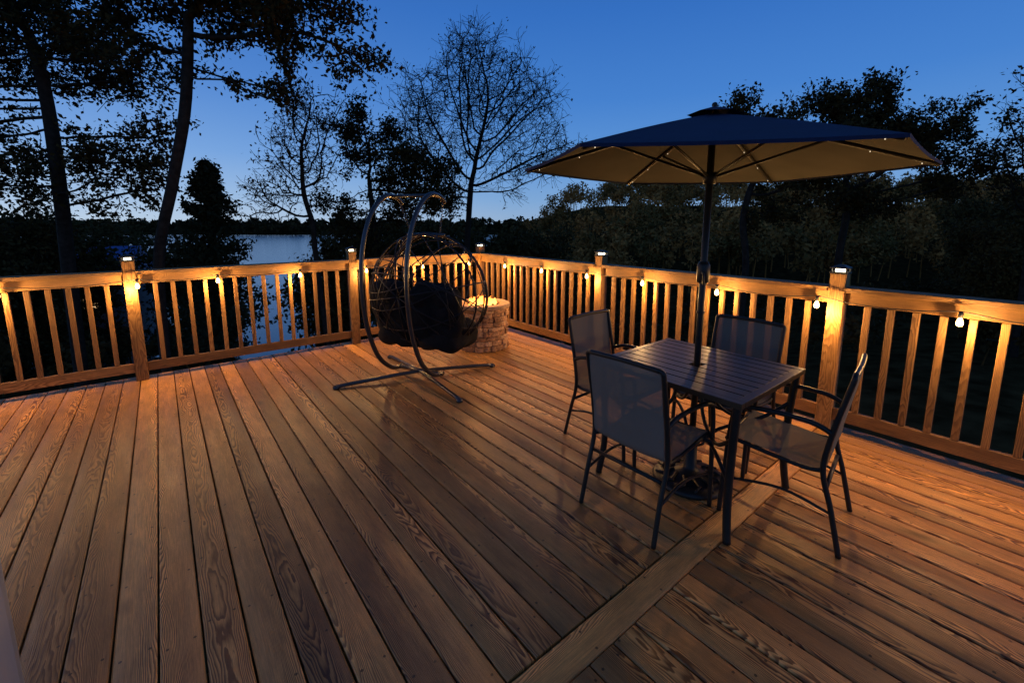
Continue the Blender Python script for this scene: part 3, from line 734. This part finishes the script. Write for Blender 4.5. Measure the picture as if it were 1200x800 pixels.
# woodland copies
wt = make_tree('woodland_tree', 'dark leafy tree on the wooded slope', (24, 19, hz(24, 19)), [(24, 19, hz(24, 19)), (24, 19, -1.5)],
               [(24, 19, 1.0, 2.6, 2.6, 2.6), (24.5, 19, -1.8, 2.2, 2.2, 1.4)], nattr=1200, nclump=44, clump=.15, rt=.13, nleaf=18000, lsize=.09, lspread=.2, mat=M_leafd, cat='tree', group='dark trees on the wooded slope')
wk = list(wt.children); WH = 3.9-hz(24, 19)
# (x, y, height of the crown top)
for (x, y, top) in [(18.5, 16, 2.0), (28, 23, 4.0), (23.5, 22, 2.2), (32, 30, 4.2), (26, 14, 3.2), (-18.5, 16, 2.6), (-22, 20, 2.9), (-19.5, 26, 1.6), (-10.6, 26, -1.2), (-8.0, 22, 1.9), (-5.6, 25, 2.5), (-3.1, 27, 2.0), (-.6, 30, 2.2), (1.6, 32, 2.2), (-27, 29, 2.6), (-17, 13, .4), (-2.6, 21, .2), (-14.2, 20, -1.8)]:
    s_ = (top-hz(x, y))/WH
    e = empty('woodland_tree', (x, y, hz(x, y)), random.random()*6, 'dark leafy tree on the wooded slope', 'tree', 'dark trees on the wooded slope'); e.scale = (s_*.9, s_*.9, s_)
    for k in wk: o = k.copy(); COL.objects.link(o); o.parent = e
# forest mass
def forest(name, pts, nl, ls, hr, mat, rr_=(.26, .40)):
    C = []; Rn = []; Vt = []; Ft = []; ft = []
    for (x, y) in pts:
        z0 = float(H(x, y)); h = rng.uniform(*hr); r = h*rng.uniform(*rr_); c = rng.random()
        nb = 9; bc_ = rng.normal(size=(nb, 3)); bc_ /= np.linalg.norm(bc_, axis=1)[:, None]; bc_ *= np.array([r*.65, r*.65, h*.20]); bc_[:, 2] += h*.66
        k = rng.integers(0, nb, nl); d = rng.normal(size=(nl, 3)); d /= np.linalg.norm(d, axis=1)[:, None]; d *= (rng.random((nl, 1))**.4)*np.array([r*.5, r*.5, h*.14])
        C.append(bc_[k]+d+np.array([x, y, z0])); Rn.append(np.clip(c+rng.normal(size=nl)*.13, 0, 1))
        w = h*.010+.03; o_ = len(Vt); tx = rng.normal()*.4
        for zz, ww, xx in ((z0-.3, w, 0), (z0+h*.72, w*.4, tx)):
            for a_ in (0, 2.1, 4.2): Vt.append((x+xx+ww*math.cos(a_), y+ww*math.sin(a_), zz))
        for q in range(3): Ft.append((o_+q, o_+(q+1) % 3, o_+3+(q+1) % 3, o_+3+q)); ft.append(1.0)
    P, Fl = leaves_arr(np.concatenate(C), ls); Vt = np.array(Vt); nP = len(P)
    o = fast(name, np.concatenate([P, Vt]), np.concatenate([Fl, np.array(Ft)+nP]), mat, rnd=np.concatenate([np.concatenate(Rn), ft])); o['kind'] = 'stuff'
    return o
pts = []
while len(pts) < 700:
    y = rng.uniform(44, 118); x = rng.uniform(-.05*y+1, 1.5*y)
    if x+.05*y > 2: pts.append((x, y))
f = forest('hillside_forest', pts, 260, .24, (4.5, 8.0), M_forest)
pts = [(rng.uniform(-520, 160), rng.uniform(392, 450)) for _ in range(800)]
f = forest('far_shore_forest', pts, 50, 1.6, (7, 13), M_under)
pts = [(rng.uniform(-32, 40), rng.uniform(12, 44)) for _ in range(560)]
pts = [(x, y) for x, y in pts if not (-.68 < x/y < -.46) and not (-9 < x < 3 and y < 22) and not (x < 0 and y > 36)]
f = forest('undergrowth', pts, 160, .10, (.9, 2.2), M_under)

# ------------------------------------------------------------ neighbour house
hx0, hy0 = -25.2, 24; hb_ = hz(hx0, hy0)
e = empty('lakeside_house', (hx0, hy0, hb_), math.radians(25), 'low lakeside house with blue roof and lit windows', 'house')
M_wall = simple('house_siding', (0.25, 0.25, 0.26), 0.8); M_roof = simple('blue_roof', (0.04, 0.10, 0.32), 0.5)
wh = -1.2-hb_
a = MB(); a.box((0, 0, wh/2), (7, 5, wh)); a.obj('wall', M_wall, e)
a = MB(); a.add([(-3.9, -3, wh-.1), (3.9, -3, wh-.1), (3.9, 3, wh-.1), (-3.9, 3, wh-.1), (-3.9, 0, wh+1.4), (3.9, 0, wh+1.4)], [(0, 1, 5, 4), (2, 3, 4, 5), (0, 4, 3), (1, 2, 5), (0, 3, 2, 1)]); a.obj('roof', M_roof, e)
for i in range(3):
    a = MB(); a.box((-2.2+i*2.2, -2.52, wh-1.6), (.6, .04, .7)); a.obj('window', M_window, e)

# ------------------------------------------------------------ world
w = bpy.data.worlds.new('World'); S.world = w; w.use_nodes = True; nt = w.node_tree; L = nt.links
bg = nt.nodes['Background']
tc = nt.nodes.new('ShaderNodeTexCoord'); sp = nt.nodes.new('ShaderNodeSeparateXYZ'); L.new(tc.outputs['Generated'], sp.inputs[0])
r = nt.nodes.new('ShaderNodeValToRGB'); e_ = r.color_ramp.elements
e_[0].position = 0.0; e_[0].color = (0.30, 0.44, 0.64, 1); e_[1].position = 1.0; e_[1].color = (0.020, 0.048, 0.125, 1)
for p, c in ((.05, (.205, .385, .67)), (.13, (.115, .305, .68)), (.25, (.060, .220, .62)), (.40, (.034, .158, .53)), (.6, (.024, .095, .32))):
    x = e_.new(p); x.color = c+(1,)
L.new(sp.outputs[2], r.inputs['Fac'])
sky = nt.nodes.new('ShaderNodeTexSky'); sky.sky_type = 'NISHITA'; sky.sun_disc = False; sky.sun_elevation = math.radians(-4); sky.sun_rotation = math.radians(-60)
sc = nt.nodes.new('ShaderNodeVectorMath'); sc.operation = 'SCALE'; sc.inputs['Scale'].default_value = 0.05; L.new(sky.outputs[0], sc.inputs[0])
ad = nt.nodes.new('ShaderNodeVectorMath'); ad.operation = 'ADD'; L.new(r.outputs['Color'], ad.inputs[0]); L.new(sc.outputs[0], ad.inputs[1])
# afterglow low in the west
west = math_node(nt, 'MAXIMUM', math_node(nt, 'MULTIPLY', sp.outputs[0], -1.0), 0.0)
low = math_node(nt, 'EXPONENT', math_node(nt, 'MULTIPLY', math_node(nt, 'MAXIMUM', sp.outputs[2], 0.0), -7.0))
gl = nt.nodes.new('ShaderNodeVectorMath'); gl.operation = 'SCALE'; gl.inputs[0].default_value = (0.30, 0.29, 0.22); L.new(math_node(nt, 'MULTIPLY', west, low), gl.inputs['Scale'])
ad2 = nt.nodes.new('ShaderNodeVectorMath'); ad2.operation = 'ADD'; L.new(ad.outputs[0], ad2.inputs[0]); L.new(gl.outputs[0], ad2.inputs[1])
L.new(ad2.outputs[0], bg.inputs['Color']); bg.inputs['Strength'].default_value = 1.0

# ------------------------------------------------------------ camera
cam = bpy.data.cameras.new('Camera'); co = bpy.data.objects.new('Camera', cam); COL.objects.link(co)
cam.sensor_width = 36; cam.lens = 15.39; cam.shift_y = -0.05; cam.clip_start = 0.02; cam.clip_end = 6000
co.location = (0, 0, 1.5); co.rotation_euler = (math.radians(90-8.7), 0, 0)
S.camera = co
